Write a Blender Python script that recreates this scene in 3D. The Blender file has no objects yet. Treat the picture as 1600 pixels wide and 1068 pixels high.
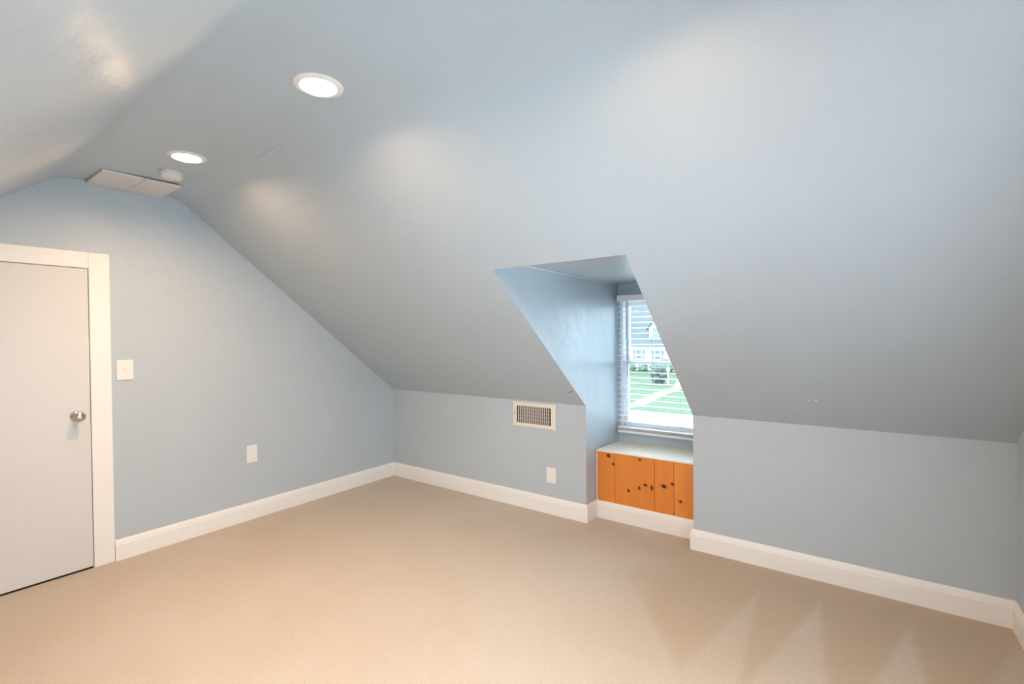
import bpy, bmesh, math, random
from mathutils import Vector, Matrix, noise
random.seed(7)
SC = bpy.context.scene
COL = SC.collection
PI = math.pi

# ------------------------------------------------------------------ camera, world, lights, exposure
CAM = Vector((3.78934742, -3.16904854, 1.4))
cr = Vector((0.81071277, 0.58536444, -0.00965764))
cu = Vector((0.000631188, 0.0156223122, 0.999877765))
cf = Vector((-0.58544376, 0.81061977, -0.01229573))
cam = bpy.data.cameras.new('camera')
cam.sensor_width = 36.0
cam.lens = 735.1143 * 36.0 / 1600.0
cam.clip_start = 0.02
cam.clip_end = 500
camo = bpy.data.objects.new('camera', cam)
COL.objects.link(camo)
m3 = Matrix((cr, cu, -cf)).transposed()
camo.matrix_world = Matrix.Translation(CAM) @ m3.to_4x4()
SC.camera = camo

world = bpy.data.worlds.new('overcast_sky')
SC.world = world
world.use_nodes = True
bg = world.node_tree.nodes['Background']
bg.inputs['Color'].default_value = (0.70, 0.87, 1.04, 1)
bg.inputs['Strength'].default_value = 15.0

LAMP_STRENGTH = 800.0
LAMP_COLOR = (1.0, 0.65, 0.36, 1)
# area lamps added to top up sky light at unseen windows (gable window, opposite dormer)
def window_fill(name, loc, rot, sx, sy, watts, col):
    d = bpy.data.lights.new(name, 'AREA')
    d.shape = 'RECTANGLE'
    d.size = sx
    d.size_y = sy
    d.energy = watts
    d.color = col
    o = bpy.data.objects.new(name, d)
    COL.objects.link(o)
    o.location = loc
    o.rotation_euler = rot
    return o
window_fill('gable_window_fill', (4.40, -2.17, 1.05), (0, PI / 2, 0), 0.90, 0.95, 20, (0.70, 0.86, 1.0))
window_fill('opposite_dormer_fill', (2.563, -4.83, 1.18), (PI / 2, 0, 0), 0.60, 1.00, 9, (0.95, 0.97, 1.0))

vs = SC.view_settings
vs.view_transform = 'Standard'
vs.look = 'None'
vs.exposure = 0.0
vs.gamma = 1.0
vs.use_curve_mapping = False

# ------------------------------------------------------------------ materials
def new_mat(name):
    m = bpy.data.materials.new(name)
    m.use_nodes = True
    nt = m.node_tree
    b = nt.nodes['Principled BSDF']
    return m, nt, b

def N(nt, typ, **kw):
    n = nt.nodes.new(typ)
    for k, v in kw.items():
        setattr(n, k, v)
    return n

def math_node(nt, op, a, b=None, c=None, clamp=False):
    n = nt.nodes.new('ShaderNodeMath')
    n.operation = op
    n.use_clamp = clamp
    for i, v in enumerate((a, b, c)):
        if v is None:
            continue
        if isinstance(v, (int, float)):
            n.inputs[i].default_value = v
        else:
            nt.links.new(v, n.inputs[i])
    return n.outputs[0]

def noise_tex(nt, scale, detail=2, vec=None):
    n = nt.nodes.new('ShaderNodeTexNoise')
    n.inputs['Scale'].default_value = scale
    n.inputs['Detail'].default_value = detail
    if vec is not None:
        nt.links.new(vec, n.inputs['Vector'])
    return n.outputs['Fac']

def mix_col(nt, fac, a, b):
    n = nt.nodes.new('ShaderNodeMix')
    n.data_type = 'RGBA'
    ins = [i for i in n.inputs if i.type == 'RGBA']
    if isinstance(fac, (int, float)):
        n.inputs[0].default_value = fac
    else:
        nt.links.new(fac, n.inputs[0])
    for s, v in zip(ins, (a, b)):
        if isinstance(v, tuple):
            s.default_value = (v[0], v[1], v[2], 1)
        else:
            nt.links.new(v, s)
    return [o for o in n.outputs if o.type == 'RGBA'][0]

def world_pos(nt):
    return nt.nodes.new('ShaderNodeNewGeometry').outputs['Position']

def plain(name, col, rough=0.5, metal=0.0, bump=0.0, bscale=60, var=0.0, spec=0.5):
    m, nt, b = new_mat(name)
    b.inputs['Base Color'].default_value = (*col, 1)
    b.inputs['Roughness'].default_value = rough
    b.inputs['Metallic'].default_value = metal
    b.inputs['Specular IOR Level'].default_value = spec
    p = world_pos(nt)
    if var:
        f = noise_tex(nt, 3.0, 4, p)
        c = mix_col(nt, f, tuple(x * (1 - var) for x in col), tuple(min(1, x * (1 + var)) for x in col))
        nt.links.new(c, b.inputs['Base Color'])
    if bump:
        f = noise_tex(nt, bscale, 3, p)
        bn = nt.nodes.new('ShaderNodeBump')
        bn.inputs['Strength'].default_value = bump
        bn.inputs['Distance'].default_value = 0.002
        nt.links.new(f, bn.inputs['Height'])
        nt.links.new(bn.outputs[0], b.inputs['Normal'])
    return m

WALL_COL = (0.492, 0.553, 0.605)

def paint_material(name, col, rough, crack=False):
    """semi-gloss paint on roller-textured drywall, gently uneven"""
    m, nt, b = new_mat(name)
    p = world_pos(nt)
    f = noise_tex(nt, 1.3, 3, p)
    c = mix_col(nt, f, tuple(x * 0.97 for x in col), tuple(x * 1.03 for x in col))
    if crack:
        # hairline tape cracks near the crease and a scuffed nail hole beside the dormer
        sep = nt.nodes.new('ShaderNodeSeparateXYZ')
        nt.links.new(p, sep.inputs[0])
        X, Y, Z = sep.outputs
        def seg(x0, x1, y0, y1, w):
            t = math_node(nt, 'DIVIDE', math_node(nt, 'SUBTRACT', X, x0), x1 - x0)
            yl = math_node(nt, 'ADD', math_node(nt, 'MULTIPLY', t, y1 - y0), y0)
            nz = math_node(nt, 'MULTIPLY', math_node(nt, 'SUBTRACT', noise_tex(nt, 25, 2, p), 0.5), 0.012)
            d = math_node(nt, 'ABSOLUTE', math_node(nt, 'ADD', math_node(nt, 'SUBTRACT', Y, yl), nz))
            on = math_node(nt, 'LESS_THAN', d, w)
            a = math_node(nt, 'GREATER_THAN', t, 0.0)
            e = math_node(nt, 'LESS_THAN', t, 1.0)
            return math_node(nt, 'MULTIPLY', on, math_node(nt, 'MULTIPLY', a, e))
        k = seg(1.22, 1.50, -1.915, -1.930, 0.0011)
        k2 = seg(2.108, 2.150, -0.137, -0.150, 0.0045)
        k = math_node(nt, 'MAXIMUM', k, k2)
        k = math_node(nt, 'MULTIPLY', k, 0.75)
        c = mix_col(nt, k, c, (0.07, 0.06, 0.055))
    nt.links.new(c, b.inputs['Base Color'])
    b.inputs['Roughness'].default_value = rough
    b1 = nt.nodes.new('ShaderNodeBump')
    b1.inputs['Strength'].default_value = 0.45
    b1.inputs['Distance'].default_value = 0.016
    nt.links.new(noise_tex(nt, 5.5, 4, p), b1.inputs['Height'])
    b2 = nt.nodes.new('ShaderNodeBump')
    b2.inputs['Strength'].default_value = 0.12
    b2.inputs['Distance'].default_value = 0.002
    nt.links.new(noise_tex(nt, 110, 2, p), b2.inputs['Height'])
    nt.links.new(b1.outputs[0], b2.inputs['Normal'])
    nt.links.new(b2.outputs[0], b.inputs['Normal'])
    return m

M = {}
M['wall'] = paint_material('blue_grey_wall_paint', WALL_COL, 0.45)
M['ceiling'] = paint_material('blue_grey_ceiling_paint', WALL_COL, 0.43, crack=True)
M['trim'] = plain('white_trim_paint', (0.88, 0.86, 0.83), 0.38, bump=0.08, bscale=40)
M['door'] = plain('white_door_paint', (0.70, 0.685, 0.67), 0.42, bump=0.08, bscale=25, var=0.02)
M['plate'] = plain('white_plastic_plate', (0.84, 0.83, 0.80), 0.35)
M['vent'] = plain('cream_enamel', (0.78, 0.74, 0.66), 0.4)
M['dark'] = plain('dark_duct', (0.035, 0.022, 0.014), 0.9)
M['damper'] = plain('shaded_damper', (0.32, 0.24, 0.17), 0.6)  # brown puts the duct's shade into the blade colour
M['nickel'] = plain('satin_nickel', (0.62, 0.57, 0.52), 0.22, metal=1.0)
M['screw'] = plain('dull_screw', (0.55, 0.52, 0.47), 0.4, metal=0.7)
M['hatch'] = plain('hatch_paint', (0.74, 0.73, 0.70), 0.6, bump=0.15, bscale=14, var=0.03)
M['detector'] = plain('detector_plastic', (0.80, 0.77, 0.72), 0.45)
M['baffle'] = plain('white_baffle', (0.85, 0.83, 0.80), 0.35)
M['vinyl'] = plain('white_vinyl', (0.84, 0.86, 0.88), 0.35)
M['blind'] = plain('white_blind_slat', (0.90, 0.91, 0.92), 0.4)
M['cord'] = plain('blind_cord', (0.62, 0.66, 0.70), 0.8)
M['wand'] = plain('grey_wand', (0.30, 0.33, 0.36), 0.3)
M['seat_top'] = plain('cream_painted_board', (0.92, 0.86, 0.745), 0.4, bump=0.15, bscale=8, var=0.04)
M['caulk'] = plain('white_caulk', (0.85, 0.87, 0.88), 0.5)

def lens_material():
    m, nt, b = new_mat('lit_lens')
    nt.nodes.remove(b)
    e = nt.nodes.new('ShaderNodeEmission')
    e.inputs['Color'].default_value = LAMP_COLOR
    e.inputs['Strength'].default_value = LAMP_STRENGTH
    nt.links.new(e.outputs[0], nt.nodes['Material Output'].inputs['Surface'])
    return m
M['lens'] = lens_material()

def glass_material():
    m, nt, b = new_mat('window_glass')
    nt.nodes.remove(b)
    t = nt.nodes.new('ShaderNodeBsdfTransparent')
    t.inputs['Color'].default_value = (0.95, 0.98, 0.97, 1)
    g = nt.nodes.new('ShaderNodeBsdfGlossy')
    g.inputs['Roughness'].default_value = 0.02
    fr = nt.nodes.new('ShaderNodeFresnel')
    fr.inputs['IOR'].default_value = 1.45
    mx = nt.nodes.new('ShaderNodeMixShader')
    nt.links.new(fr.outputs[0], mx.inputs[0])
    nt.links.new(t.outputs[0], mx.inputs[1])
    nt.links.new(g.outputs[0], mx.inputs[2])
    nt.links.new(mx.outputs[0], nt.nodes['Material Output'].inputs['Surface'])
    return m
M['glass'] = glass_material()

def carpet_material():
    m, nt, b = new_mat('beige_carpet')
    p = world_pos(nt)
    sep = nt.nodes.new('ShaderNodeSeparateXYZ')
    nt.links.new(p, sep.inputs[0])
    X, Y, Z = sep.outputs
    light, dark = (0.655, 0.580, 0.495), (0.565, 0.445, 0.325)
    # vacuum strokes: the pile lies the other way in wedges that open away from the knee wall
    wx = math_node(nt, 'ADD', X, math_node(nt, 'MULTIPLY', math_node(nt, 'SUBTRACT', noise_tex(nt, 9, 3, p), 0.5), 0.035))
    dep = math_node(nt, 'MULTIPLY', Y, -1)
    wedge = None
    for ax, ay, l, r in ((3.385, 0.20, -0.20, 0.06), (3.666, 0.13, -0.24, 0.07), (4.03, 0.14, -0.28, 0.04), (4.40, 0.06, -0.36, 0.1), (2.55, 0.30, -0.9, 0.75)):
        k = math_node(nt, 'SUBTRACT', dep, ay)
        e0 = math_node(nt, 'SUBTRACT', wx, math_node(nt, 'ADD', math_node(nt, 'MULTIPLY', k, l), ax))
        e1 = math_node(nt, 'SUBTRACT', math_node(nt, 'ADD', math_node(nt, 'MULTIPLY', k, r), ax), wx)
        w = math_node(nt, 'MULTIPLY', math_node(nt, 'MINIMUM', e0, e1), 28.0, clamp=True)
        wedge = w if wedge is None else math_node(nt, 'MAXIMUM', wedge, w)
    wedge = math_node(nt, 'MAXIMUM', wedge, math_node(nt, 'MULTIPLY', math_node(nt, 'SUBTRACT', 3.0, X), 3.0, clamp=True))
    wedge = math_node(nt, 'MAXIMUM', wedge, math_node(nt, 'MULTIPLY', math_node(nt, 'SUBTRACT', dep, 0.95), 2.0, clamp=True))
    blot = noise_tex(nt, 1.1, 3, p)
    blot = math_node(nt, 'MULTIPLY', math_node(nt, 'SUBTRACT', blot, 0.36), 3.4, clamp=True)
    f = math_node(nt, 'MULTIPLY', wedge, math_node(nt, 'ADD', math_node(nt, 'MULTIPLY', blot, 0.4), 0.6))
    c = mix_col(nt, f, dark, light)
    sp = noise_tex(nt, 170, 3, p)
    sp = math_node(nt, 'MULTIPLY', math_node(nt, 'SUBTRACT', sp, 0.42), 4.0, clamp=True)
    c2 = mix_col(nt, sp, (0.44, 0.36, 0.28), c)
    c3 = mix_col(nt, 0.45, c, c2)
    nt.links.new(c3, b.inputs['Base Color'])
    b.inputs['Roughness'].default_value = 0.95
    b.inputs['Specular IOR Level'].default_value = 0.1
    b.inputs['Sheen Weight'].default_value = 0.15
    bn = nt.nodes.new('ShaderNodeBump')
    bn.inputs['Strength'].default_value = 0.7
    bn.inputs['Distance'].default_value = 0.006
    nt.links.new(noise_tex(nt, 150, 3, p), bn.inputs['Height'])
    nt.links.new(bn.outputs[0], b.inputs['Normal'])
    return m
M['carpet'] = carpet_material()

KNOTS = [(2.316, 0.500, .013, .011), (2.352, 0.444, .008, .008), (2.470, 0.266, .008, .009), (2.551, 0.300, .008, .011),
         (2.596, 0.330, .013, .008), (2.643, 0.318, .008, .017), (2.727, 0.345, .017, .011), (2.786, 0.372, .009, .009),
         (2.842, 0.260, .009, .008), (2.556, 0.505, .010, .006)]

def pine_material():
    m, nt, b = new_mat('varnished_knotty_pine')
    p = world_pos(nt)
    sep = nt.nodes.new('ShaderNodeSeparateXYZ')
    nt.links.new(p, sep.inputs[0])
    X, Y, Z = sep.outputs
    mp = nt.nodes.new('ShaderNodeMapping')
    mp.inputs['Scale'].default_value = (26, 26, 1.6)
    nt.links.new(p, mp.inputs['Vector'])
    g = noise_tex(nt, 1.6, 4, mp.outputs[0])
    mp2 = nt.nodes.new('ShaderNodeMapping')
    mp2.inputs['Scale'].default_value = (6.6, 6.6, 0.5)
    nt.links.new(p, mp2.inputs['Vector'])
    g2 = noise_tex(nt, 1.0, 1, mp2.outputs[0])
    c = mix_col(nt, g, (0.66, 0.185, 0.022), (0.88, 0.33, 0.055))
    c = mix_col(nt, math_node(nt, 'MULTIPLY', g2, 0.6), c, (0.90, 0.36, 0.065))
    oi = nt.nodes.new('ShaderNodeObjectInfo')
    tone = math_node(nt, 'MULTIPLY', oi.outputs['Random'], 0.45)
    c = mix_col(nt, tone, c, (0.66, 0.17, 0.02))
    k = None
    halo = None
    wob = math_node(nt, 'MULTIPLY', math_node(nt, 'SUBTRACT', noise_tex(nt, 60, 2, p), 0.5), 0.7)
    for x, z, a, h in KNOTS:
        x, z, a, h = 3.789 + (x - 3.789) * 1.0195, 1.4 + (z - 1.4) * 1.0195, a * 1.2, h * 1.2
        dx = math_node(nt, 'DIVIDE', math_node(nt, 'SUBTRACT', X, x), a)
        dz = math_node(nt, 'DIVIDE', math_node(nt, 'SUBTRACT', Z, z), h)
        r = math_node(nt, 'SQRT', math_node(nt, 'ADD', math_node(nt, 'MULTIPLY', dx, dx), math_node(nt, 'MULTIPLY', dz, dz)))
        r = math_node(nt, 'ADD', r, wob)
        k = r if k is None else math_node(nt, 'MINIMUM', k, r)
    core = math_node(nt, 'MULTIPLY', math_node(nt, 'SUBTRACT', 1.05, k), 4.0, clamp=True)
    ring = math_node(nt, 'MULTIPLY', math_node(nt, 'SUBTRACT', 2.3, k), 0.45, clamp=True)
    c = mix_col(nt, math_node(nt, 'MULTIPLY', ring, 0.55), c, (0.42, 0.11, 0.015))
    c = mix_col(nt, core, c, (0.065, 0.016, 0.006))
    nt.links.new(c, b.inputs['Base Color'])
    b.inputs['Roughness'].default_value = 0.42
    return m
M['pine'] = pine_material()

# outdoors
def turf():
    m, nt, b = new_mat('lawn_grass')
    p = world_pos(nt)
    f = noise_tex(nt, 0.35, 4, p)
    f2 = noise_tex(nt, 6.0, 3, p)
    c = mix_col(nt, f, (0.027, 0.050, 0.021), (0.038, 0.058, 0.030))
    c = mix_col(nt, math_node(nt, 'MULTIPLY', f2, 0.3), c, (0.046, 0.060, 0.038))
    nt.links.new(c, b.inputs['Base Color'])
    b.inputs['Roughness'].default_value = 0.9
    b.inputs['Specular IOR Level'].default_value = 0.1
    return m
M['turf'] = turf()
M['asphalt'] = plain('pale_asphalt', (0.60, 0.585, 0.57), 0.9, bump=0.3, bscale=30, var=0.05)
M['concrete'] = plain('pale_concrete', (0.2, 0.2, 0.195), 0.9, var=0.05)
M['siding'] = plain('white_siding', (0.36, 0.37, 0.37), 0.7)
M['shingle'] = plain('grey_shingle', (0.043, 0.048, 0.049), 0.9, bump=0.4, bscale=6, var=0.12)
M['hpane'] = plain('dark_house_glass', (0.05, 0.07, 0.09), 0.1)
M['shutter'] = plain('grey_shutter', (0.10, 0.12, 0.14), 0.6)
M['leaf_a'] = plain('evergreen_leaf', (0.028, 0.038, 0.033), 0.8, var=0.3)
M['leaf_b'] = plain('hedge_leaf', (0.05, 0.08, 0.04), 0.8, var=0.3)
M['leaf_c'] = plain('tree_leaf', (0.065, 0.082, 0.062), 0.8, var=0.3)
M['bark'] = plain('bark', (0.16, 0.12, 0.09), 0.9, bump=0.5, bscale=8)
M['carpaint'] = plain('blue_grey_car_paint', (0.13, 0.17, 0.22), 0.25, metal=0.3)
M['rubber'] = plain('tyre_rubber', (0.02, 0.02, 0.02), 0.8)
M['postwhite'] = plain('white_post_paint', (0.62, 0.63, 0.64), 0.5)

# ------------------------------------------------------------------ helpers
class MB:
    """collects faces in world coordinates"""
    def __init__(self):
        self.v = []
        self.f = []
        self.smooth = []
    def add(self, verts, faces, smooth=False):
        o = len(self.v)
        self.v += [Vector(v) for v in verts]
        for f in faces:
            self.f.append([i + o for i in f])
            self.smooth.append(smooth)
    def box(self, lo, hi):
        x0, y0, z0 = lo
        x1, y1, z1 = hi
        self.add([(x0, y0, z0), (x1, y0, z0), (x1, y1, z0), (x0, y1, z0), (x0, y0, z1), (x1, y0, z1), (x1, y1, z1), (x0, y1, z1)],
                 [(0, 3, 2, 1), (4, 5, 6, 7), (0, 1, 5, 4), (1, 2, 6, 5), (2, 3, 7, 6), (3, 0, 4, 7)])
    def poly(self, pts):
        self.add(pts, [tuple(range(len(pts)))])
    def lathe(self, prof, origin, axis, seg=32, smooth=True):
        """prof: (radius, height along axis)"""
        o = Vector(origin)
        a = Vector(axis).normalized()
        t = Vector((0, 0, 1)) if abs(a.z) < 0.9 else Vector((1, 0, 0))
        e1 = a.cross(t).normalized()
        e2 = a.cross(e1)
        vs_, fs = [], []
        for r, h in prof:
            for i in range(seg):
                th = 2 * PI * i / seg
                vs_.append(o + a * h + (e1 * math.cos(th) + e2 * math.sin(th)) * r)
        n = len(prof)
        for j in range(n - 1):
            for i in range(seg):
                k = (i + 1) % seg
                fs.append((j * seg + i, j * seg + k, (j + 1) * seg + k, (j + 1) * seg + i))
        self.add(vs_, fs, smooth)
        if prof[0][0] > 1e-6:
            pass
    def tube(self, a, b, r, seg=8):
        a, b = Vector(a), Vector(b)
        L_ = (b - a).length
        self.lathe([(0, 0), (r, 0), (r, L_), (0, L_)], a, b - a, seg, False)
    def prism(self, outline, y0, y1, axis='y'):
        """outline in (x,z) extruded in y (or (y,z) extruded in x)"""
        n = len(outline)
        if axis == 'y':
            A = [(p[0], y0, p[1]) for p in outline]
            B = [(p[0], y1, p[1]) for p in outline]
        else:
            A = [(y0, p[0], p[1]) for p in outline]
            B = [(y1, p[0], p[1]) for p in outline]
        self.add(A + B, [tuple(range(n)), tuple(reversed(range(n, 2 * n)))] +
                 [(i, (i + 1) % n, n + (i + 1) % n, n + i) for i in range(n)])
    def build(self, name, mat, parent=None, bevel=0.0, seg=2, origin=None):
        me = bpy.data.meshes.new(name)
        off = Vector((0, 0, 0))
        if parent is not None:
            off = world_loc(parent)
        elif origin is not None:
            off = Vector(origin)
        me.from_pydata([tuple(v - off) for v in self.v], [], self.f)
        bm = bmesh.new()
        bm.from_mesh(me)
        bmesh.ops.remove_doubles(bm, verts=bm.verts, dist=1e-6)
        bmesh.ops.dissolve_degenerate(bm, edges=bm.edges, dist=1e-7)
        if self.down:
            bm.normal_update()
            bmesh.ops.reverse_faces(bm, faces=[f for f in bm.faces if f.normal.z > 0])
        elif self.closed:
            bmesh.ops.recalc_face_normals(bm, faces=bm.faces)
        bm.to_mesh(me)
        bm.free()
        if any(self.smooth):
            for p in me.polygons:
                p.use_smooth = True
            me.set_sharp_from_angle(angle=math.radians(35))
        o = bpy.data.objects.new(name, me)
        COL.objects.link(o)
        me.materials.append(M[mat])
        if parent is not None:
            o.parent = parent
        elif origin is not None:
            o.location = off
        if bevel:
            md = o.modifiers.new('bevel', 'BEVEL')
            md.width = bevel
            md.segments = seg
            md.limit_method = 'ANGLE'
        return o
    closed = True
    down = False

def world_loc(o):
    v = Vector((0, 0, 0))
    while o is not None:
        v += o.location
        o = o.parent
    return v

def tag(o, label, cat, group=None, kind=None):
    o['label'] = label
    o['category'] = cat
    if group:
        o['group'] = group
    if kind:
        o['kind'] = kind
    return o

def thing(name, loc, label, cat, group=None, kind=None):
    o = bpy.data.objects.new(name, None)
    o.empty_display_size = 0.05
    COL.objects.link(o)
    o.location = loc
    return tag(o, label, cat, group, kind)

def boxpart(name, lo, hi, mat, parent, bevel=0.0):
    m = MB()
    m.box(lo, hi)
    return m.build(name, mat, parent, bevel)

def copy_tree(o, parent=None):
    c = o.copy()
    COL.objects.link(c)
    c.parent = parent
    for ch in list(o.children):
        copy_tree(ch, c)
    return c

# ------------------------------------------------------------------ room shell
L = 4.4188
HK = 0.874                       # knee wall height
YK = -4.37                       # far knee wall (behind the camera)
DX0, DX1 = 2.175, 2.950          # dormer opening
DT = -1.112                      # y of the opening's top edge on the slope
FB = YK - 0.5                    # window wall of the opposite dormer

def profile(ya, za, yb, zb):
    """room section from right knee wall top over the ceiling to the left knee wall top: list of (y,z)"""
    K = Vector((0.0, HK)); A = Vector((ya, za)); B = Vector((yb, zb)); E_ = Vector((YK, HK))
    t = DT / ya
    pts = [K, K.lerp(A, t)]
    def fillet(P0, P1, P2, tl, n=24):
        d0 = (P0 - P1).normalized(); d2 = (P2 - P1).normalized()
        s, e = P1 + d0 * tl, P1 + d2 * tl
        out = [s + d0 * 0.02]
        for i in range(n + 1):
            u = i / n
            out.append(s * (1 - u) ** 2 + P1 * 2 * u * (1 - u) + e * u * u)
        out.append(e + d2 * 0.02)
        return out
    pts += fillet(K, A, B, 0.10)
    pts += fillet(A, B, E_, 0.085)
    pts += [E_.lerp(B, DT / (ya)), E_]
    return [(p.x, p.y) for p in pts]

P0 = profile(-1.878, 2.386, -2.473, 2.372)
P1 = profile(-1.817, 2.335, -2.495, 2.335)

def prof_at(x):
    k = x / L
    return [((1 - k) * a[0] + k * b[0], (1 - k) * a[1] + k * b[1]) for a, b in zip(P0, P1)]

def ceil_z(x):
    """height of the flat strip at x (middle)"""
    a = prof_at(x)
    (ya, za), (yb, zb) = a[28], a[29]
    return za + (zb - za) * (-2.137 - ya) / (yb - ya)

LX = [0.922, 2.149, 3.376]      # recessed lights
LY = -2.137
HR = 0.0615                      # their cut-outs
xs = [0, LX[0] - .1, LX[0] + .1, LX[1] - .1, DX0, LX[1] + .1, DX1, LX[2] - .1, LX[2] + .1, L]
mb = MB(); mb.down = True
n = len(P0)
FLAT = 28                        # strip of the section that is the flat ceiling
vs_ = [(x, y, z) for x in xs for y, z in prof_at(x)]
fs = []
def inside(x, lo, hi):
    return lo - 1e-6 <= x <= hi + 1e-6
for i in range(len(xs) - 1):
    xm = (xs[i] + xs[i + 1]) / 2
    for j in range(n - 1):
        if DX0 < xm < DX1 and j in (0, n - 2):
            continue
        if j == FLAT and any(abs(xm - lx) < .1 for lx in LX):
            continue
        fs.append((i * n + j, (i + 1) * n + j, (i + 1) * n + j + 1, i * n + j + 1))
mb.add(vs_, fs)
for lx in LX:                    # flat strip around each round cut-out
    def flat(x, y):
        a = prof_at(x)
        (ya, za), (yb, zb) = a[FLAT], a[FLAT + 1]
        return (x, y, za + (zb - za) * (y - ya) / (yb - ya))
    seg = 48
    inner, outer = [], []
    for k in range(seg):
        th = 2 * PI * k / seg
        c, s_ = math.cos(th), math.sin(th)
        inner.append(flat(lx + HR * c, LY + HR * s_))
        hx = 0.1
        ya, yb = prof_at(lx)[FLAT][0], prof_at(lx)[FLAT + 1][0]
        tx = hx / abs(c) if abs(c) > 1e-9 else 1e9
        ty = ((ya - LY) / s_ if s_ > 0 else (yb - LY) / s_) if abs(s_) > 1e-9 else 1e9
        t = min(tx, ty)
        px = lx + t * c
        py = LY + t * s_
        a = prof_at(px)
        if ty <= tx:
            py = a[FLAT][0] if s_ > 0 else a[FLAT + 1][0]
        outer.append(flat(px, py))
    F4 = [(k, (k + 1) % seg, seg + (k + 1) % seg, seg + k) for k in range(seg)]
    mb.add(outer + inner, F4)
    for cx_ in (lx - .1, lx + .1):       # corner fills
        a = prof_at(cx_)
        for cy_ in (a[FLAT][0], a[FLAT + 1][0]):
            k0 = int((math.atan2(cy_ - LY, cx_ - lx) % (2 * PI)) / (2 * PI / seg))
            near = (k0 % seg, (k0 + 1) % seg)
            mb.add([flat(cx_, cy_), outer[near[0]], outer[near[1]]], [(0, 1, 2)])
ceiling = tag(mb.build('ceiling', 'ceiling'), 'blue-grey painted attic ceiling, a narrow flat strip between two long slopes', 'ceiling', kind='structure')

def struct(name, mat, faces, label, cat):
    m = MB(); m.closed = False
    for f in faces:
        m.poly(f)
    return tag(m.build(name, mat), label, cat, kind='structure')

# floor (also under the dormer box)
tag_floor = struct('floor', 'carpet', [[(0, YK, 0), (L, YK, 0), (L, 0, 0), (DX1, 0, 0), (2.950, 0.58, 0), (2.190, 0.58, 0), (DX0, 0, 0), (0, 0, 0)], [(DX0, YK, 0), (DX0, FB, 0), (DX1, FB, 0), (DX1, YK, 0)]],
                   'beige cut-pile carpet with vacuum strokes', 'floor')

# door wall: notch for the doorway
DY0, DY1, DH = -3.13, -2.345, 1.842
sec0 = prof_at(0)
out0 = [(0, 0.0, 0.0)] + [(0, y, z) for y, z in sec0] + [(0, YK, 0), (0, DY0, 0), (0, DY0, DH), (0, DY1, DH), (0, DY1, 0)]
struct('wall_left', 'wall', [out0], 'blue-grey gable wall with the white door, peaked at the top', 'wall')
# gable wall behind: window hole
WY0, WY1, WZ0, WZ1 = -2.68, -1.66, 0.58, 1.52
sec1 = prof_at(L)
mid = -2.17
zmid = sec1[28][1]
right = [p for p in sec1 if p[0] > mid]
left = [p for p in sec1 if p[0] <= mid]
fa = [(L, 0, 0)] + [(L, y, z) for y, z in right] + [(L, mid, zmid), (L, mid, WZ1), (L, WY1, WZ1), (L, WY1, WZ0), (L, mid, WZ0), (L, mid, 0)]
fb = [(L, mid, zmid)] + [(L, y, z) for y, z in left] + [(L, YK, 0), (L, mid, 0), (L, mid, WZ0), (L, WY0, WZ0), (L, WY0, WZ1), (L, mid, WZ1)]
struct('wall_right', 'wall', [fa, fb], 'blue-grey gable wall opposite the door', 'wall')
# knee walls (with the duct opening)
VH = (1.545, 1.874, 0.689, 0.831)
struct('wall_back', 'wall', [[(0, 0, 0), (VH[0], 0, 0), (VH[0], 0, HK), (0, 0, HK)], [(VH[1], 0, 0), (DX0, 0, 0), (DX0, 0, HK), (VH[1], 0, HK)],
        [(VH[0], 0, 0), (VH[1], 0, 0), (VH[1], 0, VH[2]), (VH[0], 0, VH[2])], [(VH[0], 0, VH[3]), (VH[1], 0, VH[3]), (VH[1], 0, HK), (VH[0], 0, HK)],
        [(DX1, 0, 0), (L, 0, 0), (L, 0, HK), (DX1, 0, HK)]],
       'low blue-grey knee wall under the slope, broken by the dormer', 'wall')
struct('wall_front', 'wall', [[(0, YK, 0), (DX0, YK, 0), (DX0, YK, HK), (0, YK, HK)], [(DX1, YK, 0), (L, YK, 0), (L, YK, HK), (DX1, YK, HK)]], 'low blue-grey knee wall facing the dormer', 'wall')

# dormer
BX0, BX1, BY, CZ = 2.190, 2.950, 0.58, 1.831
def sl(x, y):
    """slope height at x,y"""
    a = prof_at(x)
    return a[0][1] + (a[1][1] - a[0][1]) * (y / a[1][0])
zt0, zt1 = prof_at(DX0)[1][1], prof_at(DX1)[1][1]
yt0, yt1 = prof_at(DX0)[1][0], prof_at(DX1)[1][0]
struct('wall_dormer_left', 'wall',
       [[(DX0, 0, HK), (DX0, yt0, zt0), (DX0, yt0, CZ), (DX0, 0, CZ)],
        [(DX0, 0, 0), (DX0, 0, CZ), (BX0, BY, CZ), (BX0, BY, 0)]],
       'light blue dormer cheek wall on the door side of the window', 'wall')
struct('wall_dormer_right', 'wall',
       [[(DX1, 0, HK), (DX1, yt1, zt1), (DX1, yt1, CZ), (DX1, 0, CZ)],
        [(DX1, 0, 0), (DX1, 0, CZ), (BX1, BY, CZ), (BX1, BY, 0)]],
       'dormer cheek wall facing the one on the door side', 'wall')
struct('ceiling_dormer', 'ceiling',
       [[(DX0, yt0, CZ), (DX1, yt1, CZ), (BX1, BY, CZ), (BX0, BY, CZ), (DX0, 0, CZ)],
        [(DX0, yt0, zt0), (DX1, yt1, zt1), (DX1, yt1, CZ), (DX0, yt0, CZ)]],
       'small flat blue ceiling over the dormer', 'ceiling')
HX0, HX1, HZ0, HZ1 = 2.212, 2.912, 0.611, 1.718
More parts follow.
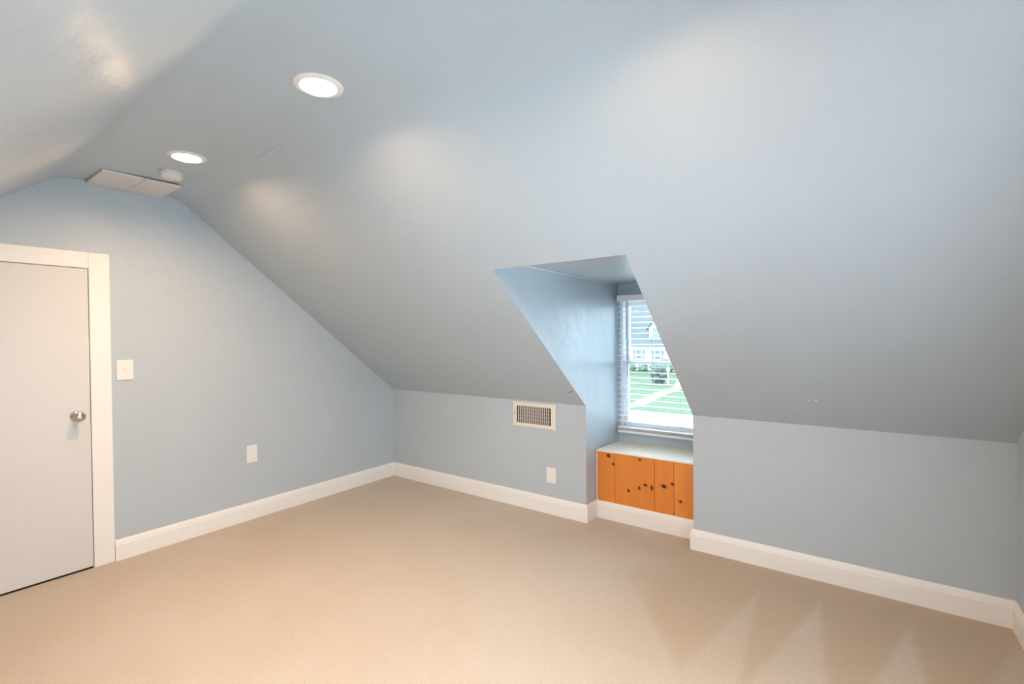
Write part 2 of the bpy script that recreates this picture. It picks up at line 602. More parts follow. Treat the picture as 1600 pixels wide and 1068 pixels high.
struct('wall_dormer_back', 'wall',
       [[(BX0, BY, 0), (HX0, BY, 0), (HX0, BY, CZ), (BX0, BY, CZ)],
        [(HX1, BY, 0), (BX1, BY, 0), (BX1, BY, CZ), (HX1, BY, CZ)],
        [(HX0, BY, HZ1), (HX1, BY, HZ1), (HX1, BY, CZ), (HX0, BY, CZ)],
        [(HX0, BY, 0), (HX1, BY, 0), (HX1, BY, HZ0), (HX0, BY, HZ0)]],
       'narrow strip of dormer wall around the window', 'wall')
# the opposite dormer, behind the photographer

yf0, zf0 = prof_at(DX0)[-2]
yf1, zf1 = prof_at(DX1)[-2]
for nm, x, yf, zf in (('wall_opposite_dormer_left', DX0, yf0, zf0), ('wall_opposite_dormer_right', DX1, yf1, zf1)):
    struct(nm, 'wall', [[(x, YK, HK), (x, yf, zf), (x, yf, CZ), (x, YK, CZ)], [(x, YK, 0), (x, YK, CZ), (x, FB, CZ), (x, FB, 0)]],
           'cheek wall of the dormer opposite the pine window seat, ' + ('door side' if x == DX0 else 'far side from the door'), 'wall')
struct('ceiling_opposite_dormer', 'ceiling', [[(DX0, yf0, CZ), (DX1, yf1, CZ), (DX1, FB, CZ), (DX0, FB, CZ)], [(DX0, yf0, zf0), (DX1, yf1, zf1), (DX1, yf1, CZ), (DX0, yf0, CZ)]],
       'flat ceiling of the dormer opposite the pine window seat', 'ceiling')
gx0, gx1, gz0, gz1 = 2.24, 2.886, 0.65, 1.71
struct('wall_opposite_dormer_back', 'wall',
       [[(DX0, FB, 0), (gx0, FB, 0), (gx0, FB, CZ), (DX0, FB, CZ)], [(gx1, FB, 0), (DX1, FB, 0), (DX1, FB, CZ), (gx1, FB, CZ)],
        [(gx0, FB, gz1), (gx1, FB, gz1), (gx1, FB, CZ), (gx0, FB, CZ)], [(gx0, FB, 0), (gx1, FB, 0), (gx1, FB, gz0), (gx0, FB, gz0)]],
       'window wall of the dormer opposite the pine window seat', 'wall')
w3 = thing('window_3', (2.563, FB, gz0), 'white framed window of the dormer opposite the pine window seat', 'window', kind='structure')
m = MB()
for (a0, a1, b0, b1) in ((gx0, gx0 + .04, gz0, gz1), (gx1 - .04, gx1, gz0, gz1), (gx0 + .04, gx1 - .04, gz1 - .04, gz1), (gx0 + .04, gx1 - .04, gz0, gz0 + .04), (gx0 + .04, gx1 - .04, 1.16, 1.20)):
    m.box((a0, FB - 0.07, b0), (a1, FB - 0.02, b1))
m.build('window_frame', 'vinyl', w3)
boxpart('pane', (gx0 + .03, FB - 0.045, gz0 + .03), (gx1 - .03, FB - 0.041, gz1 - .03), 'glass', w3)

# caulk bead along the dormer ceiling corner
m = MB()
a, b_ = Vector((DX0 + 0.004, -1.09, CZ - 0.004)), Vector((DX0 + 0.004, 0, CZ - 0.004))
m.tube(a, b_, 0.003, 6)
m.tube(b_, (BX0 + 0.004, BY - 0.10, CZ - 0.004), 0.003, 6)
tag(m.build('trim_1', 'caulk'), 'white caulk line between the dormer cheek and its ceiling', 'trim', kind='structure')

# ------------------------------------------------------------------ baseboards
BB = [(0, -0.004), (0.017, -0.004), (0.017, 0.098), (0.0135, 0.103), (0.0135, 0.109), (0.010, 0.121), (0.005, 0.130), (0, 0.131)]
def baseboard(name, path, label, side=1):
    """path: xy points walked with the room on the left (side=1) or right"""
    pts = [Vector(p) for p in path]
    def nrm(a, b):
        d = (b - a).normalized()
        return Vector((-d.y, d.x)) * side
    offs = []
    for i, p in enumerate(pts):
        if i == 0:
            offs.append(nrm(pts[0], pts[1]))
        elif i == len(pts) - 1:
            offs.append(nrm(pts[-2], pts[-1]))
        else:
            n1, n2 = nrm(pts[i - 1], p), nrm(p, pts[i + 1])
            s = n1 + n2
            offs.append(s / (1 + n1.dot(n2)))
    m = MB()
    k = len(BB)
    v = []
    for p, o in zip(pts, offs):
        for d, z in BB:
            q = p + o * d
            v.append((q.x, q.y, z))
    f = []
    for i in range(len(pts) - 1):
        for j in range(k):
            j2 = (j + 1) % k
            f.append((i * k + j, (i + 1) * k + j, (i + 1) * k + j2, i * k + j2))
    f.append(tuple(range(k)))
    f.append(tuple(reversed(range((len(pts) - 1) * k, len(pts) * k))))
    m.add(v, f)
    return tag(m.build(name, 'trim'), label, 'baseboard', kind='structure')

SEATY = 0.153                     # front of the pine panel
baseboard('baseboard_left', [(0.001, -2.245), (0.001, -0.001)], 'white baseboard along the door wall', side=-1)
baseboard('baseboard_back_left', [(0.001, -0.001), (DX0 + 0.001, -0.001), (DX0 + 0.008, SEATY - 0.002)],
          'white baseboard below the wall register, turning into the dormer', side=-1)
baseboard('baseboard_dormer', [(DX0 + 0.008, SEATY - 0.001), (DX1 - 0.001, SEATY - 0.001)], 'white baseboard under the pine plank panel', side=-1)
baseboard('baseboard_back_right', [(DX1 - 0.001, SEATY - 0.002), (DX1 - 0.001, -0.001), (L - 0.001, -0.001)],
          'white baseboard on the blank knee wall beside the dormer', side=-1)
baseboard('baseboard_right', [(L - 0.001, -0.001), (L - 0.001, YK + 0.001)], 'white baseboard along the gable wall opposite the door', side=-1)
baseboard('baseboard_front_right', [(L - 0.001, YK + 0.001), (DX1, YK + 0.001)], 'white baseboard along the far knee wall, far side of its dormer from the door', side=-1)
baseboard('baseboard_front_left', [(DX0, YK + 0.001), (0.001, YK + 0.001)], 'white baseboard along the far knee wall, door side of its dormer', side=-1)

# ------------------------------------------------------------------ door
door = thing('door_1', (0, (DY0 + DY1) / 2, 0), 'white flush attic door with satin knob in a flat white casing', 'door', kind='structure')
CW = 0.098
boxpart('door_slab', (-0.034, DY0 + 0.007, 0.012), (0.006, DY1 - 0.0055, DH - 0.0065), 'door', door, 0.002)
boxpart('side_casing', (0.0005, DY1 - 0.003, 0.0), (0.014, DY1 + CW, DH + 0.0945), 'trim', door, 0.003)
boxpart('side_casing', (0.0005, DY0 - CW, 0.0), (0.014, DY0 + 0.003, DH + 0.0945), 'trim', door, 0.003)
boxpart('head_casing', (0.0005, DY0 + 0.003, DH - 0.003), (0.0136, DY1 - 0.003, DH + 0.0945), 'trim', door, 0.003)
m = MB()
m.box((-0.11, DY1 - 0.004, 0), (0.0, DY1 + 0.012, DH))
m.box((-0.11, DY0 - 0.012, 0), (0.0, DY0 + 0.004, DH))
m.box((-0.11, DY0 - 0.012, DH - 0.004), (0.0, DY1 + 0.012, DH + 0.012))
m.build('jamb', 'trim', door)
m = MB()
m.box((-0.055, DY1 - 0.018, 0), (-0.042, DY1 - 0.004, DH))
m.box((-0.055, DY0 + 0.004, 0), (-0.042, DY0 + 0.018, DH))
m.box((-0.055, DY0 + 0.004, DH - 0.018), (-0.042, DY1 - 0.004, DH - 0.004))
m.build('door_stop', 'trim', door)
boxpart('hall_side_light_block', (-0.125, DY0 - 0.03, -0.004), (-0.112, DY1 + 0.03, DH + 0.03), 'dark', door)  # unseen panel added to stop sky light leaking round the door
boxpart('threshold', (-0.11, DY0, -0.004), (0.0, DY1, 0.003), 'dark', door)
boxpart('strike_plate', (-0.03, DY1 - 0.0054, 0.915), (-0.001, DY1 - 0.0045, 0.975), 'screw', door)
KY, KZ = -2.412, 0.945
knob = MB()
knob.lathe([(0, 0.030), (0.012, 0.030), (0.0125, 0.034), (0.013, 0.040), (0.020, 0.045), (0.0265, 0.052), (0.0285, 0.060), (0.0265, 0.067), (0.019, 0.0725), (0.009, 0.075), (0, 0.0755)],
           (0.006, KY, KZ), (1, 0, 0), 32)
ko = knob.build('door_knob', 'nickel', door)
ko['label'] = 'round satin nickel door knob'
r_ = MB()
r_.lathe([(0, 0), (0.033, 0), (0.033, 0.004), (0.029, 0.009), (0.016, 0.012), (0.0125, 0.018), (0.0125, 0.031), (0, 0.031)], (0.006, KY, KZ), (1, 0, 0), 32)
r_.build('rosette', 'nickel', ko)

# ------------------------------------------------------------------ window seat
seat = thing('window_bench', (2.58, 0.3, 0), 'built-in bench of orange knotty pine planks with a cream top board under the dormer window', 'bench')
edges = [DX0 + 0.016, 2.336, 2.483, 2.640, 2.778, DX1 - 0.004]
for i in range(5):
    m = MB()
    g0, g1 = (0.0, 0.0009, 0.0004, 0.0009, 0.0012, 0.0)[i:i + 2]
    dy = [0.0, 0.001, 0.0, 0.0008, 0.0015][i]
    m.box((edges[i] + g0, SEATY + dy, 0.01), (edges[i + 1] - g1, SEATY + 0.019, 0.5075))
    m.build('plank', 'pine', seat, 0.0016, 2)
tb = MB()
q = [(DX0 + 0.0125, SEATY - 0.006), (DX1 - 0.003, SEATY - 0.006), (BX1 - 0.003, BY - 0.002), (BX0 + 0.003, BY - 0.002)]
tb.add([(x, y, 0.509 if y < 0.4 else 0.498) for x, y in q] + [(x, y, 0.521 if y < 0.4 else 0.510) for x, y in q],
       [(0, 3, 2, 1), (4, 5, 6, 7), (0, 1, 5, 4), (1, 2, 6, 5), (2, 3, 7, 6), (3, 0, 4, 7)])
tb.build('top_board', 'seat_top', seat, 0.002)
m = MB()
m.box((DX0 + 0.010, SEATY - 0.003, 0.12), (DX0 + 0.0165, SEATY + 0.006, 0.507))
m.build('edge_bead', 'caulk', seat)

# ------------------------------------------------------------------ dormer window
win = thing('window_1', (2.59, BY, HZ0), 'white vinyl double-hung dormer window behind the blind', 'window', kind='structure')
m = MB()
yo = BY + 0.115
m.box((HX0 - 0.002, BY + 0.001, HZ0), (HX0 + 0.022, yo, HZ1))
m.box((HX1 - 0.022, BY + 0.001, HZ0), (HX1 + 0.002, yo, HZ1))
m.box((HX0 + 0.022, BY + 0.001, HZ1 - 0.030), (HX1 - 0.022, yo, HZ1))
m.box((HX0 + 0.022, BY + 0.001, HZ0), (HX1 - 0.022, yo, HZ0 + 0.022))
m.build('window_frame', 'vinyl', win, 0.002)
def sash(z0, z1, y0, parent, name, rail0, rail1):
    x0, x1 = HX0 + 0.023, HX1 - 0.023
    s = MB()
    w = 0.026
    s.box((x0, y0, z0), (x0 + w, y0 + 0.032, z1))
    s.box((x1 - w, y0, z0), (x1, y0 + 0.032, z1))
    s.box((x0 + w, y0, z0), (x1 - w, y0 + 0.032, z0 + rail0))
    s.box((x0 + w, y0, z1 - rail1), (x1 - w, y0 + 0.032, z1))
    o = s.build(name, 'vinyl', parent, 0.002)
    boxpart('pane', (x0 + w - 0.003, y0 + 0.014, z0 + rail0 - 0.003), (x1 - w + 0.003, y0 + 0.018, z1 - rail1 + 0.003), 'glass', o)
    return o
zm = 1.173
sash(HZ0 + 0.023, zm + 0.018, BY + 0.030, win, 'lower_sash', 0.045, 0.034)
sash(zm - 0.018, HZ1 - 0.031, BY + 0.066, win, 'upper_sash', 0.034, 0.040)
boxpart('sash_lock', (2.55, BY + 0.028, zm + 0.0185), (2.60, BY + 0.055, zm + 0.032), 'vinyl', win, 0.003)

# venetian blind hung in front of it
bl = thing('window_blind', (2.57, 0.54, 0.6), 'white horizontal slat blind lowered over the dormer window with slats open', 'blind')
bx0, bx1 = BX0 + 0.016, BX1 - 0.012
by0, by1 = 0.518, 0.566
boxpart('headrail', (bx0, by0 - 0.004, 1.678), (bx1, by1 + 0.006, 1.729), 'blind', bl, 0.003)
boxpart('bottom_rail', (bx0, by0, 0.594), (bx1, by1, 0.615), 'blind', bl, 0.003)
def slat_mesh(z):
    s = MB()
    k = 5
    up, dn = [], []
    for i in range(k):
        u = i / (k - 1)
        y = by0 + (by1 - by0) * u
        c = 0.0030 * (1 - (2 * u - 1) ** 2)
        up.append((y, z + c + 0.0026))
        dn.append((y, z + c))
    s.prism(up + dn[::-1], bx0, bx1, axis='x')
    return s
first = slat_mesh(0.6225).build('slat', 'blind', bl)
base_z = 0.6225
zs = [0.629, 0.6365] + [0.686 + 0.0452 * i for i in range(22)]
for z in zs:
    c = first.copy()
    COL.objects.link(c)
    c.parent = bl
    c.location = (0, 0, z - base_z)
for x in (2.302, 2.499, 2.724, 2.87):
    m = MB()
    for y in (by0 - 0.0015, by1 + 0.0015):
        m.tube((x, y, 0.616), (x, y, 1.680), 0.0011, 6)
    m.build('ladder_cord', 'cord', bl)
m = MB()
m.tube((2.300, by0 - 0.012, 1.062), (2.296, by0 - 0.010, 1.679), 0.0035, 8)
m.build('tilt_wand', 'wand', bl)

# gable window behind the photographer
w2 = thing('window_2', (L, -2.17, WZ0), 'white framed gable window opposite the door', 'window', kind='structure')
m = MB()
c_ = 0.08
m.box((L - 0.018, WY0 - c_, WZ0 - c_), (L - 0.001, WY0, WZ1 + c_))
m.box((L - 0.018, WY1, WZ0 - c_), (L - 0.001, WY1 + c_, WZ1 + c_))
m.box((L - 0.018, WY0, WZ1), (L - 0.001, WY1, WZ1 + c_))
m.box((L - 0.018, WY0, WZ0 - c_), (L - 0.001, WY1, WZ0))
m.build('window_casing', 'trim', w2, 0.003)
m = MB()
for (a0, a1, b0, b1) in ((WY0, WY0 + .04, WZ0, WZ1), (WY1 - .04, WY1, WZ0, WZ1), (WY0 + .04, WY1 - .04, WZ1 - .04, WZ1), (WY0 + .04, WY1 - .04, WZ0, WZ0 + .04), (WY0 + .04, WY1 - .04, 1.03, 1.07)):
    m.box((L + 0.02, a0, b0), (L + 0.06, a1, b1))
m.build('window_frame', 'vinyl', w2)
boxpart('pane', (L + 0.035, WY0 + .03, WZ0 + .03), (L + 0.039, WY1 - .03, WZ1 - .03), 'glass', w2)

# ------------------------------------------------------------------ ceiling fittings
def recessed_light(x, y, label):
    z = ceil_z(x)
    t = thing('recessed_ceiling_light', (x, y, z), label, 'ceiling light', 'recessed lights in the flat ceiling strip')
    ring = MB()
    ring.lathe([(0.061, -0.0005), (0.061, -0.004), (0.066, -0.0085), (0.082, -0.0065), (0.0895, -0.003), (0.090, -0.0005)], (x, y, z), (0, 0, 1), 48)
    ring.build('trim_ring', 'baffle', t)
    bf = MB()
    bf.lathe([(0.062, -0.001), (0.0605, -0.0045), (0.058, 0.018), (0.0578, 0.030), (0.062, 0.030)], (x, y, z), (0, 0, 1), 48)
    bf.closed = False
    bf.build('baffle', 'baffle', t)
    ln = MB()
    ln.lathe([(0.0572, 0.029), (0.0550, 0.020), (0.0495, 0.012), (0.0405, 0.006), (0.028, 0.002), (0.014, 0.0), (0.0, -0.0005)], (x, y, z), (0, 0, 1), 96)
    ln.closed = False
    ln.build('lens', 'lens', t)
    return t
recessed_light(LX[0], LY, 'round lit recessed ceiling light beside the smoke detector')
recessed_light(LX[1], LY, 'round lit recessed ceiling light midway along the flat strip')
recessed_light(LX[2], LY, 'round lit recessed ceiling light farthest from the door')

# smoke detector
sx, sy = 0.575, -2.092
sz = ceil_z(sx)
sd = thing('smoke_detector', (sx, sy, sz), 'small round off-white smoke detector on the ceiling by the hatch', 'smoke detector')
m = MB()
m.lathe([(0, -0.0005), (0.056, -0.0005), (0.057, -0.003), (0.057, -0.012), (0.054, -0.014), (0, -0.014)], (sx, sy, sz), (0, 0, 1), 40)
m.build('mounting_base', 'detector', sd)
m = MB()
m.lathe([(0, -0.0142), (0.052, -0.0142), (0.054, -0.017), (0.053, -0.030), (0.046, -0.037), (0.025, -0.040), (0, -0.0405)], (sx, sy, sz), (0, 0, 1), 40)
m.build('sensor_cover', 'detector', sd)
m = MB()
m.lathe([(0, -0.0400), (0.007, -0.0400), (0.0065, -0.0418), (0, -0.042)], (sx + 0.028, sy - 0.01, sz + 0.003), (0, 0, 1), 16)
m.build('test_button', 'plate', sd)

# attic hatch board
hx0, hx1, hy0, hy1 = 0.004, 0.352, -2.352, -1.968
hz = ceil_z(0.18) - 0.001
hh = thing('ceiling_hatch', (0.18, -2.16, hz), 'white rectangular attic hatch panel on the ceiling against the door wall', 'hatch')
ym = (hy0 + hy1) / 2 + 0.004
boxpart('board', (hx0, hy0, hz - 0.020), (hx1, ym - 0.0012, hz - 0.006), 'hatch', hh, 0.0015)
boxpart('board', (hx0, ym + 0.0012, hz - 0.0205), (hx1, hy1, hz - 0.006), 'hatch', hh, 0.0015)
m = MB()
m.box((hx0 + 0.012, hy0 + 0.012, hz - 0.006), (hx1 - 0.012, hy1 - 0.012, hz + 0.0))
m.build('backing_frame', 'dark', hh)

# ------------------------------------------------------------------ wall fittings
# register
vx0, vx1, vz0, vz1 = 1.508, 1.913, 0.660, 0.860
ve = thing('wall_register', ((vx0 + vx1) / 2, 0, vz0), 'cream metal air register with vertical louvers high on the knee wall', 'air vent')
m = MB()
ix0, ix1, iz0, iz1 = vx0 + 0.038, vx1 - 0.040, vz0 + 0.030, vz1 - 0.030
fy = -0.010
def frame_face(m, o, i, yo_, yi_):
    ox0, ox1, oz0, oz1 = o
    ax0, ax1, az0, az1 = i
    V = [(ox0, yo_, oz0), (ox1, yo_, oz0), (ox1, yo_, oz1), (ox0, yo_, oz1), (ax0, yi_, az0), (ax1, yi_, az0), (ax1, yi_, az1), (ax0, yi_, az1)]
    m.add(V, [(0, 1, 5, 4), (1, 2, 6, 5), (2, 3, 7, 6), (3, 0, 4, 7)])
o1 = (vx0, vx1, vz0, vz1)
o2 = (vx0 + 0.006, vx1 - 0.006, vz0 + 0.006, vz1 - 0.006)
o3 = (ix0 - 0.008, ix1 + 0.008, iz0 - 0.008, iz1 + 0.008)
o4 = (ix0, ix1, iz0, iz1)
m.closed = False
frame_face(m, o1, o1, -0.0005, -0.006)
frame_face(m, o1, o2, -0.006, fy)
frame_face(m, o2, o3, fy, fy)
frame_face(m, o3, o4, fy, fy + 0.003)
frame_face(m, o4, o4, fy + 0.003, -0.0005)
m.build('frame', 'vent', ve)
m = MB(); m.closed = False
m.box((VH[0], 0.0, VH[2]), (VH[1], 0.10, VH[3]))
m.f.pop(2); m.smooth.pop(2)      # open towards the room
m.build('duct', 'dark', ve)
nl = 18
pitch = (ix1 - ix0) / nl
m = MB()
w_ = 0.0075
m.add([(-w_ / 2, -0.0075, iz0), (w_ / 2, -0.0070, iz0), (w_ / 2, -0.0045, iz0), (-w_ / 2, -0.0050, iz0),
       (-w_ / 2, -0.0075, iz1), (w_ / 2, -0.0070, iz1), (w_ / 2, -0.0045, iz1), (-w_ / 2, -0.0050, iz1)],
      [(0, 3, 2, 1), (4, 5, 6, 7), (0, 1, 5, 4), (1, 2, 6, 5), (2, 3, 7, 6), (3, 0, 4, 7)])
lv = m.build('louver', 'vent')
lv.parent = ve
ve_loc = world_loc(ve)
lv.location = Vector((ix0 + pitch * 1.0, 0, 0)) - ve_loc
for i in range(1, nl - 1):
    c = lv.copy()
    COL.objects.link(c)
    c.parent = ve
    c.location = Vector((ix0 + pitch * (i + 1.0), 0, 0)) - ve_loc
for k in range(4):
    z = iz0 + (iz1 - iz0) * (k + 1) / 5
    boxpart('damper_blade', (ix0 + 0.002, 0.014, z - 0.0012), (ix1 - 0.002, 0.026, z + 0.0012), 'damper', ve)
boxpart('lever', (vx0 + 0.021, fy - 0.012, 0.757), (vx0 + 0.027, fy + 0.001, 0.778), 'screw', ve, 0.001)
for x in (vx0 + 0.016, vx1 - 0.018):
    m = MB()
    m.lathe([(0, -0.0005), (0.0045, -0.0005), (0.004, 0.0016), (0, 0.002)], (x, fy, 0.762 if x > 1.7 else 0.745), (0, -1, 0), 12)
    m.build('screw', 'screw', ve)

def cover_plate(name, center, nrm, w, h, label, cat, style):
    """plate on a wall; nrm is the outward normal (+x or -y)"""
    c = Vector(center)
    n_ = Vector(nrm)
    t_ = Vector((0, 0, 1)).cross(n_)
    o = thing(name, c, label, cat)
    def slab(pname, hw, hh, d0, d1, mat, parent, bev, du=0.0, dz=0.0):
        m = MB()
        V = []
        for d in (d0, d1):
            for a, b in ((-hw, -hh), (hw, -hh), (hw, hh), (-hw, hh)):
                V.append(c + t_ * (a + du) + Vector((0, 0, b + dz)) + n_ * d)
        m.add(V, [(0, 3, 2, 1), (4, 5, 6, 7), (0, 1, 5, 4), (1, 2, 6, 5), (2, 3, 7, 6), (3, 0, 4, 7)])
        return m.build(pname, mat, parent, bev)
    slab('plate', w / 2, h / 2, 0.0006, 0.0065, 'plate', o, 0.003)
    if style == 'switch':
        slab('toggle_collar', 0.006, 0.0125, 0.006, 0.0078, 'plate', o, 0.0008)
        slab('toggle', 0.0042, 0.007, 0.0078, 0.0185, 'plate', o, 0.0015, dz=0.004)
        for s in (-1, 1):
            m = MB()
            m.lathe([(0, 0), (0.0032, 0), (0.0028, 0.0010), (0, 0.0012)], c + n_ * 0.0065 + Vector((0, 0, s * 0.031)), n_, 12)
            m.build('screw', 'plate', o)
    else:
        slab('receptacle', 0.0168, 0.0335, 0.006, 0.0074, 'plate', o, 0.0008)
    return o
cover_plate('light_switch', (0, -2.177, 1.208), (1, 0, 0), 0.088, 0.128, 'white switch plate on the wall beside the door casing', 'light switch', 'switch')
cover_plate('wall_outlet', (0, -1.398, 0.506), (1, 0, 0), 0.080, 0.135, 'white outlet cover low on the door wall', 'outlet', 'outlet')
cover_plate('wall_outlet', (1.871, 0, 0.303), (0, -1, 0), 0.086, 0.122, 'white outlet cover on the knee wall below the air register', 'outlet', 'outlet')

# plastic anchors left in the slope
def on_slope(x, y):
    return Vector((x, y, sl(x, y)))
ns = (on_slope(3, -0.5) - on_slope(3, 0)).cross(Vector((1, 0, 0))).normalized()
if ns.z > 0:
    ns = -ns
an = thing('wall_anchor', on_slope(3.62, -0.211), 'tiny pair of painted-over screw anchors on the slope beside the dormer', 'wall anchor')
for dx in (-0.014, 0.016):
    m = MB()
    m.lathe([(0.0022, 0.0022), (0.0035, 0.0026), (0.0058, 0.0014), (0.0062, 0.0002), (0, 0.0002)], on_slope(3.62 + dx, -0.211), ns, 14)
    m.build('anchor_plug', 'plate', an)

# ------------------------------------------------------------------ outdoors
GZ = -3.6
def ground(name, pts, z, mat, label, cat):
    m = MB(); m.closed = False
    m.poly([(x, y, z) for x, y in pts])
    return tag(m.build(name, mat), label, cat, kind='structure')
ground('lawn', [(-70, 26.4), (60, 26.4), (60, 130), (-70, 130)], GZ, 'turf', 'green front lawn across the street', 'lawn')
ground('street', [(-70, 0.65), (60, 0.65), (60, 26.4), (-70, 26.4)], GZ - 0.08, 'asphalt', 'pale grey street below the dormer window', 'street')
m = MB()
m.box((-70, 26.15, GZ - 0.08), (60, 26.4, GZ + 0.02))
tag(m.build('kerb', 'concrete'), 'pale concrete kerb along the lawn', 'kerb', kind='structure')
m = MB()
pp = [(-9.2, 26.4), (-8.7, 30.0), (-9.3, 36.0), (-9.4, 42.0), (-12.0, 52.0), (-14.2, 61.9)]
V, F_ = [], []
for i, (x, y) in enumerate(pp):
    w = 0.5
    V += [(x - w, y, GZ + 0.03), (x + w, y, GZ + 0.03), (x + w, y, GZ - 0.02), (x - w, y, GZ - 0.02)]
for i in range(len(pp) - 1):
    a = i * 4; b = a + 4
    F_ += [(a, a + 1, b + 1, b), (a + 1, a + 2, b + 2, b + 1), (a + 3, a, b, b + 3), (a + 2, a + 3, b + 3, b + 2)]
m.add(V, F_)
tag(m.build('garden_path', 'concrete'), 'pale concrete path crossing the lawn to the white house', 'path', kind='structure')

# the white house across the street
HXa, HXb, HYa, HYb, EZ, RZ = -28.0, -10.0, 62.0, 73.0, 0.05, 6.3
hs = thing('neighbour_house', ((HXa + HXb) / 2, (HYa + HYb) / 2, GZ), 'white one-and-a-half storey house with grey roof and gabled dormers across the lawn', 'house')
m = MB()
ymid = (HYa + HYb) / 2
m.prism([(HYa, GZ), (HYb, GZ), (HYb, EZ), (ymid, RZ - 0.3), (HYa, EZ)], HXa, HXb, axis='x')
m.build('wall', 'siding', hs)
m = MB()
for s in (0, 1):
    ya, yb = (HYa - 0.5, ymid) if s == 0 else (HYb + 0.5, ymid)
    za = EZ - 0.35
    V = [(HXa - .4, ya, za), (HXb + .4, ya, za), (HXb + .4, yb, RZ), (HXa - .4, yb, RZ)]
    V += [(x, y, z - 0.22) for x, y, z in V]
    m.add(V, [(0, 1, 2, 3), (7, 6, 5, 4), (0, 4, 5, 1), (1, 5, 6, 2), (2, 6, 7, 3), (3, 7, 4, 0)])
rf = m.build('roof', 'shingle', hs)
m = MB()
m.box((HXa - .4, HYa - 0.62, EZ - 0.62), (HXb + .4, HYa - 0.46, EZ - 0.38))
m.build('gutter', 'siding', rf)
m = MB()
m.box((-24.6, ymid - 0.5, RZ - 0.8), (-23.4, ymid + 0.5, RZ + 1.2))
m.build('chimney', 'shutter', rf)
def hwin(parent, x, z, w, h, y, shut=True):
    m = MB()
    m.box((x - w / 2 - .1, y - 0.08, z - h / 2 - .1), (x + w / 2 + .1, y + 0.02, z + h / 2 + .1))
    f = m.build('window', 'postwhite', parent)
    for zz in (z - h / 4, z + h / 4):
        boxpart('pane', (x - w / 2, y - 0.10, zz - h / 4 + .05), (x + w / 2, y - 0.06, zz + h / 4 - .05), 'hpane', f)
    if shut:
        for s in (-1, 1):
            boxpart('shutter', (x + s * (w / 2 + .32) - .17, y - 0.07, z - h / 2 - .05), (x + s * (w / 2 + .32) + .17, y - 0.01, z + h / 2 + .05), 'shutter', f)
for dxc in (-24.6, -18.5, -13.2):
    m = MB()
    y0 = HYa + 0.7
    m.prism([(dxc - 1.15, 0.5), (dxc + 1.15, 0.5), (dxc + 1.15, 2.45), (dxc, 3.75), (dxc - 1.15, 2.45)], y0, y0 + 4.2)
    dw = m.build('dormer', 'siding', hs)
    m = MB()
    for s in (-1, 1):
        V = [(dxc, y0 - .25, 3.95), (dxc + s * 1.45, y0 - .25, 2.30), (dxc + s * 1.45, y0 + 4.4, 2.30), (dxc, y0 + 4.4, 3.95)]
        V += [(x, y, z - .16) for x, y, z in V]
        m.add(V, [(0, 1, 2, 3), (7, 6, 5, 4), (0, 4, 5, 1), (1, 5, 6, 2), (2, 6, 7, 3), (3, 7, 4, 0)])
    m.build('dormer_roof', 'shingle', dw)
    m = MB()
    m.box((dxc - .6, y0 - .07, .85), (dxc + .6, y0, 2.35))
    m.build('dormer_window', 'hpane', dw)
for x in (-26.2, -23.4, -20.9, -18.2, -12.4):
    hwin(hs, x, -1.35, 0.75, 1.3, HYa)
boxpart('front_door', (-15.0, HYa - 0.06, GZ + .15), (-14.0, HYa + 0.02, GZ + 2.2), 'shutter', hs)
boxpart('step', (-15.4, HYa - 1.1, GZ), (-13.6, HYa + 0.02, GZ + .15), 'concrete', hs)

def leafy(name, center, rx, ry, rz, mat, label, cat, group, seed, trunk=None):
    """crown: a lumpy volume of overlapping leaf clusters"""
    rnd = random.Random(seed)
    root = thing(name, (center[0], center[1], GZ), label, cat, group)
    m = MB()
    bm = bmesh.new()
    for k in range(26):
        th = rnd.uniform(0, 2 * PI)
        ph = math.acos(rnd.uniform(-0.8, 1))
        r = rnd.uniform(0.45, 0.86)
        p = Vector((math.sin(ph) * math.cos(th) * rx * r, math.sin(ph) * math.sin(th) * ry * r, math.cos(ph) * rz * r))
        s = rnd.uniform(0.28, 0.45)
        mat4 = Matrix.Translation(p) @ Matrix.Diagonal((rx * s, ry * s, rz * s, 1))
        bmesh.ops.create_icosphere(bm, subdivisions=3, radius=1, matrix=mat4)
    for v in bm.verts:
        nz = noise.noise(v.co * (5.0 / max(rx, 0.4)) + Vector((seed, 0, 0)))
        n2 = noise.noise(v.co * (14.0 / max(rx, 0.4)))
        v.co *= 1 + 0.14 * nz + 0.09 * n2
    me = bpy.data.meshes.new('foliage')
    for v in bm.verts:
        v.co += Vector((0, 0, center[2] - GZ))
    bm.to_mesh(me)
    bm.free()
    o = bpy.data.objects.new('foliage', me)
    COL.objects.link(o)
    me.materials.append(M[mat])
    o.parent = root
    t = MB()
    h = center[2] - GZ
    r0 = trunk or 0.05
    t.lathe([(r0 * 1.4, -0.05), (r0, h * 0.15), (r0 * .75, h * .7), (r0 * .4, h)], (center[0], center[1], GZ), (0, 0, 1), 10)
    t.build('trunk' if trunk else 'stem', 'bark', root)
    return root
leafy('evergreen_shrub', (-12.1, 44.6, GZ + .85), .95, .9, .95, 'leaf_a', 'dark evergreen shrub standing alone on the lawn by a white post', 'shrub', None, 3)
for i in range(5):
    leafy('hedge_bush', (-21.2 + i * 1.7, 59.8, GZ + .55), .68, .6, .6, 'leaf_b', ['low green bush at the chimney end of the row before the white house', 'low green bush second from the chimney end of the row', 'low green bush in the middle of the row before the white house', 'low green bush second from the front-door end of the row', 'low green bush at the front-door end of the row before the white house'][i], 'bush', 'bushes along the house front', 20 + i)
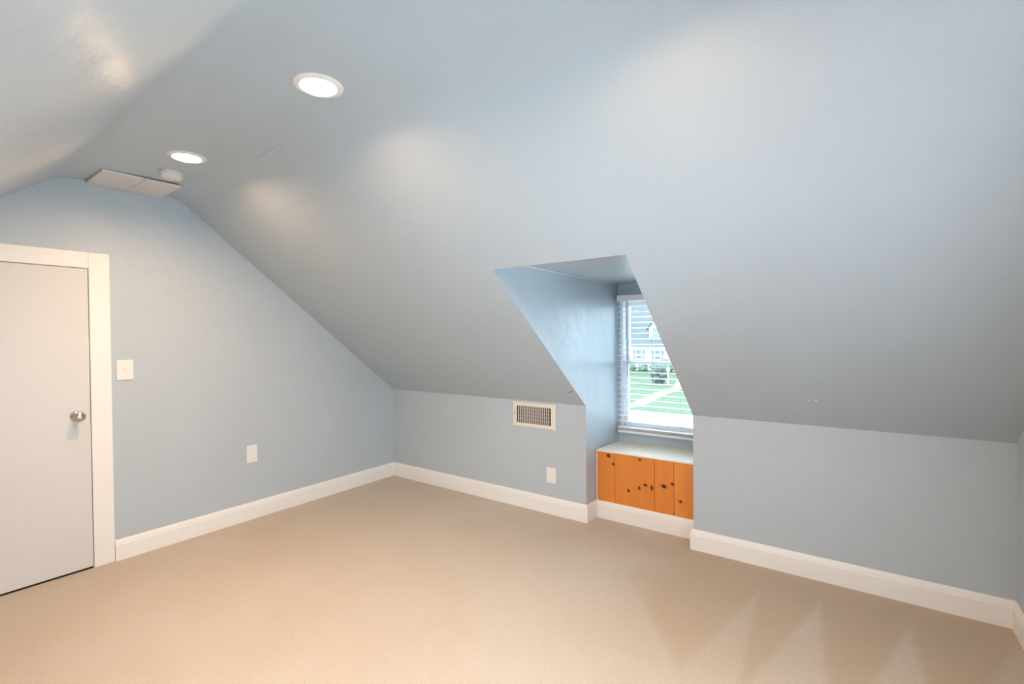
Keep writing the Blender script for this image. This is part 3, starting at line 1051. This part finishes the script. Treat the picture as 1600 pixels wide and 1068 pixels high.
for i, (x, y, h, r) in enumerate([(-38, 84, 8.5, 6.0), (-21, 92, 11, 6.5), (-3.5, 86, 9.5, 6.0)]):
    lab = ['round leafy tree rising beyond the chimney end of the house', 'tallest leafy tree behind the middle of the house', 'leafy tree behind the door end of the house'][i]
    leafy('leafy_tree', (x, y, GZ + h), r, r, r * 0.85, 'leaf_c', lab, 'tree', 'trees behind the house', 40 + i, 0.35)

pt = thing('white_post', (-10.85, 43.3, GZ), 'slim white post with a lantern head on the lawn', 'post')
boxpart('shaft', (-10.91, 43.24, GZ - .05), (-10.79, 43.36, GZ + 1.35), 'postwhite', pt, 0.01)
m = MB()
m.lathe([(0, 1.35), (.10, 1.35), (.17, 1.62), (.19, 1.64), (.06, 1.78), (.03, 1.86), (0, 1.87)], (-10.85, 43.3, GZ), (0, 0, 1), 12, False)
m.build('lantern', 'postwhite', pt)

# parked car at the kerb
cxx, cyy = -1.55, 21.6
car = thing('parked_car', (cxx, cyy, GZ - .08), 'dark blue-grey car parked at the kerb below the window', 'car')
z0 = GZ - .08
def carprism(name, outline, hw, mat, parent, bev):
    m = MB()
    m.prism([(cxx + x, z0 + z) for x, z in outline], cyy - hw, cyy + hw)
    return m.build(name, mat, parent, bev, 3)
body = carprism('body', [(-2.15, .32), (-2.2, .62), (-2.05, .80), (-1.1, .92), (1.35, .96), (2.05, .93), (2.15, .60), (2.1, .32), (1.75, .30), (-1.75, .30)], .88, 'carpaint', car, 0.09)
carprism('cabin', [(-1.15, .90), (-.45, 1.40), (.85, 1.42), (1.55, .93)], .74, 'carpaint', car, 0.08)
for s in (-1, 1):
    m = MB()
    m.prism([(cxx + x, z0 + z) for x, z in [(-.92, .96), (-.38, 1.33), (.78, 1.35), (1.25, .97)]], cyy + s * .735, cyy + s * .750)
    m.build('side_glass', 'hpane', car)
m = MB()
V = [(-1.10, -.66, .955), (-1.10, .66, .955), (-.50, .6, 1.375), (-.50, -.6, 1.375)]
m.add([(cxx + x - .012, cyy + y, z0 + z + .008) for x, y, z in V] + [(cxx + x + .02, cyy + y, z0 + z - .01) for x, y, z in V], [(0, 1, 2, 3), (7, 6, 5, 4), (0, 4, 5, 1), (1, 5, 6, 2), (2, 6, 7, 3), (3, 7, 4, 0)])
m.build('windscreen', 'hpane', car)
for sx_ in (-1.35, 1.35):
    for s in (-1, 1):
        m = MB()
        m.lathe([(0, -.1), (.26, -.1), (.31, -.07), (.31, .07), (.26, .1), (0, .1)], (cxx + sx_, cyy + s * .80, z0 + .31), (0, 1, 0), 24)
        w = m.build('wheel', 'rubber', car)
        m = MB()
        m.lathe([(0, .101 * s), (.18, .101 * s), (.17, .115 * s), (0, .12 * s)], (cxx + sx_, cyy + s * .80, z0 + .31), (0, 1, 0), 20)
        m.build('hubcap', 'screw', w)
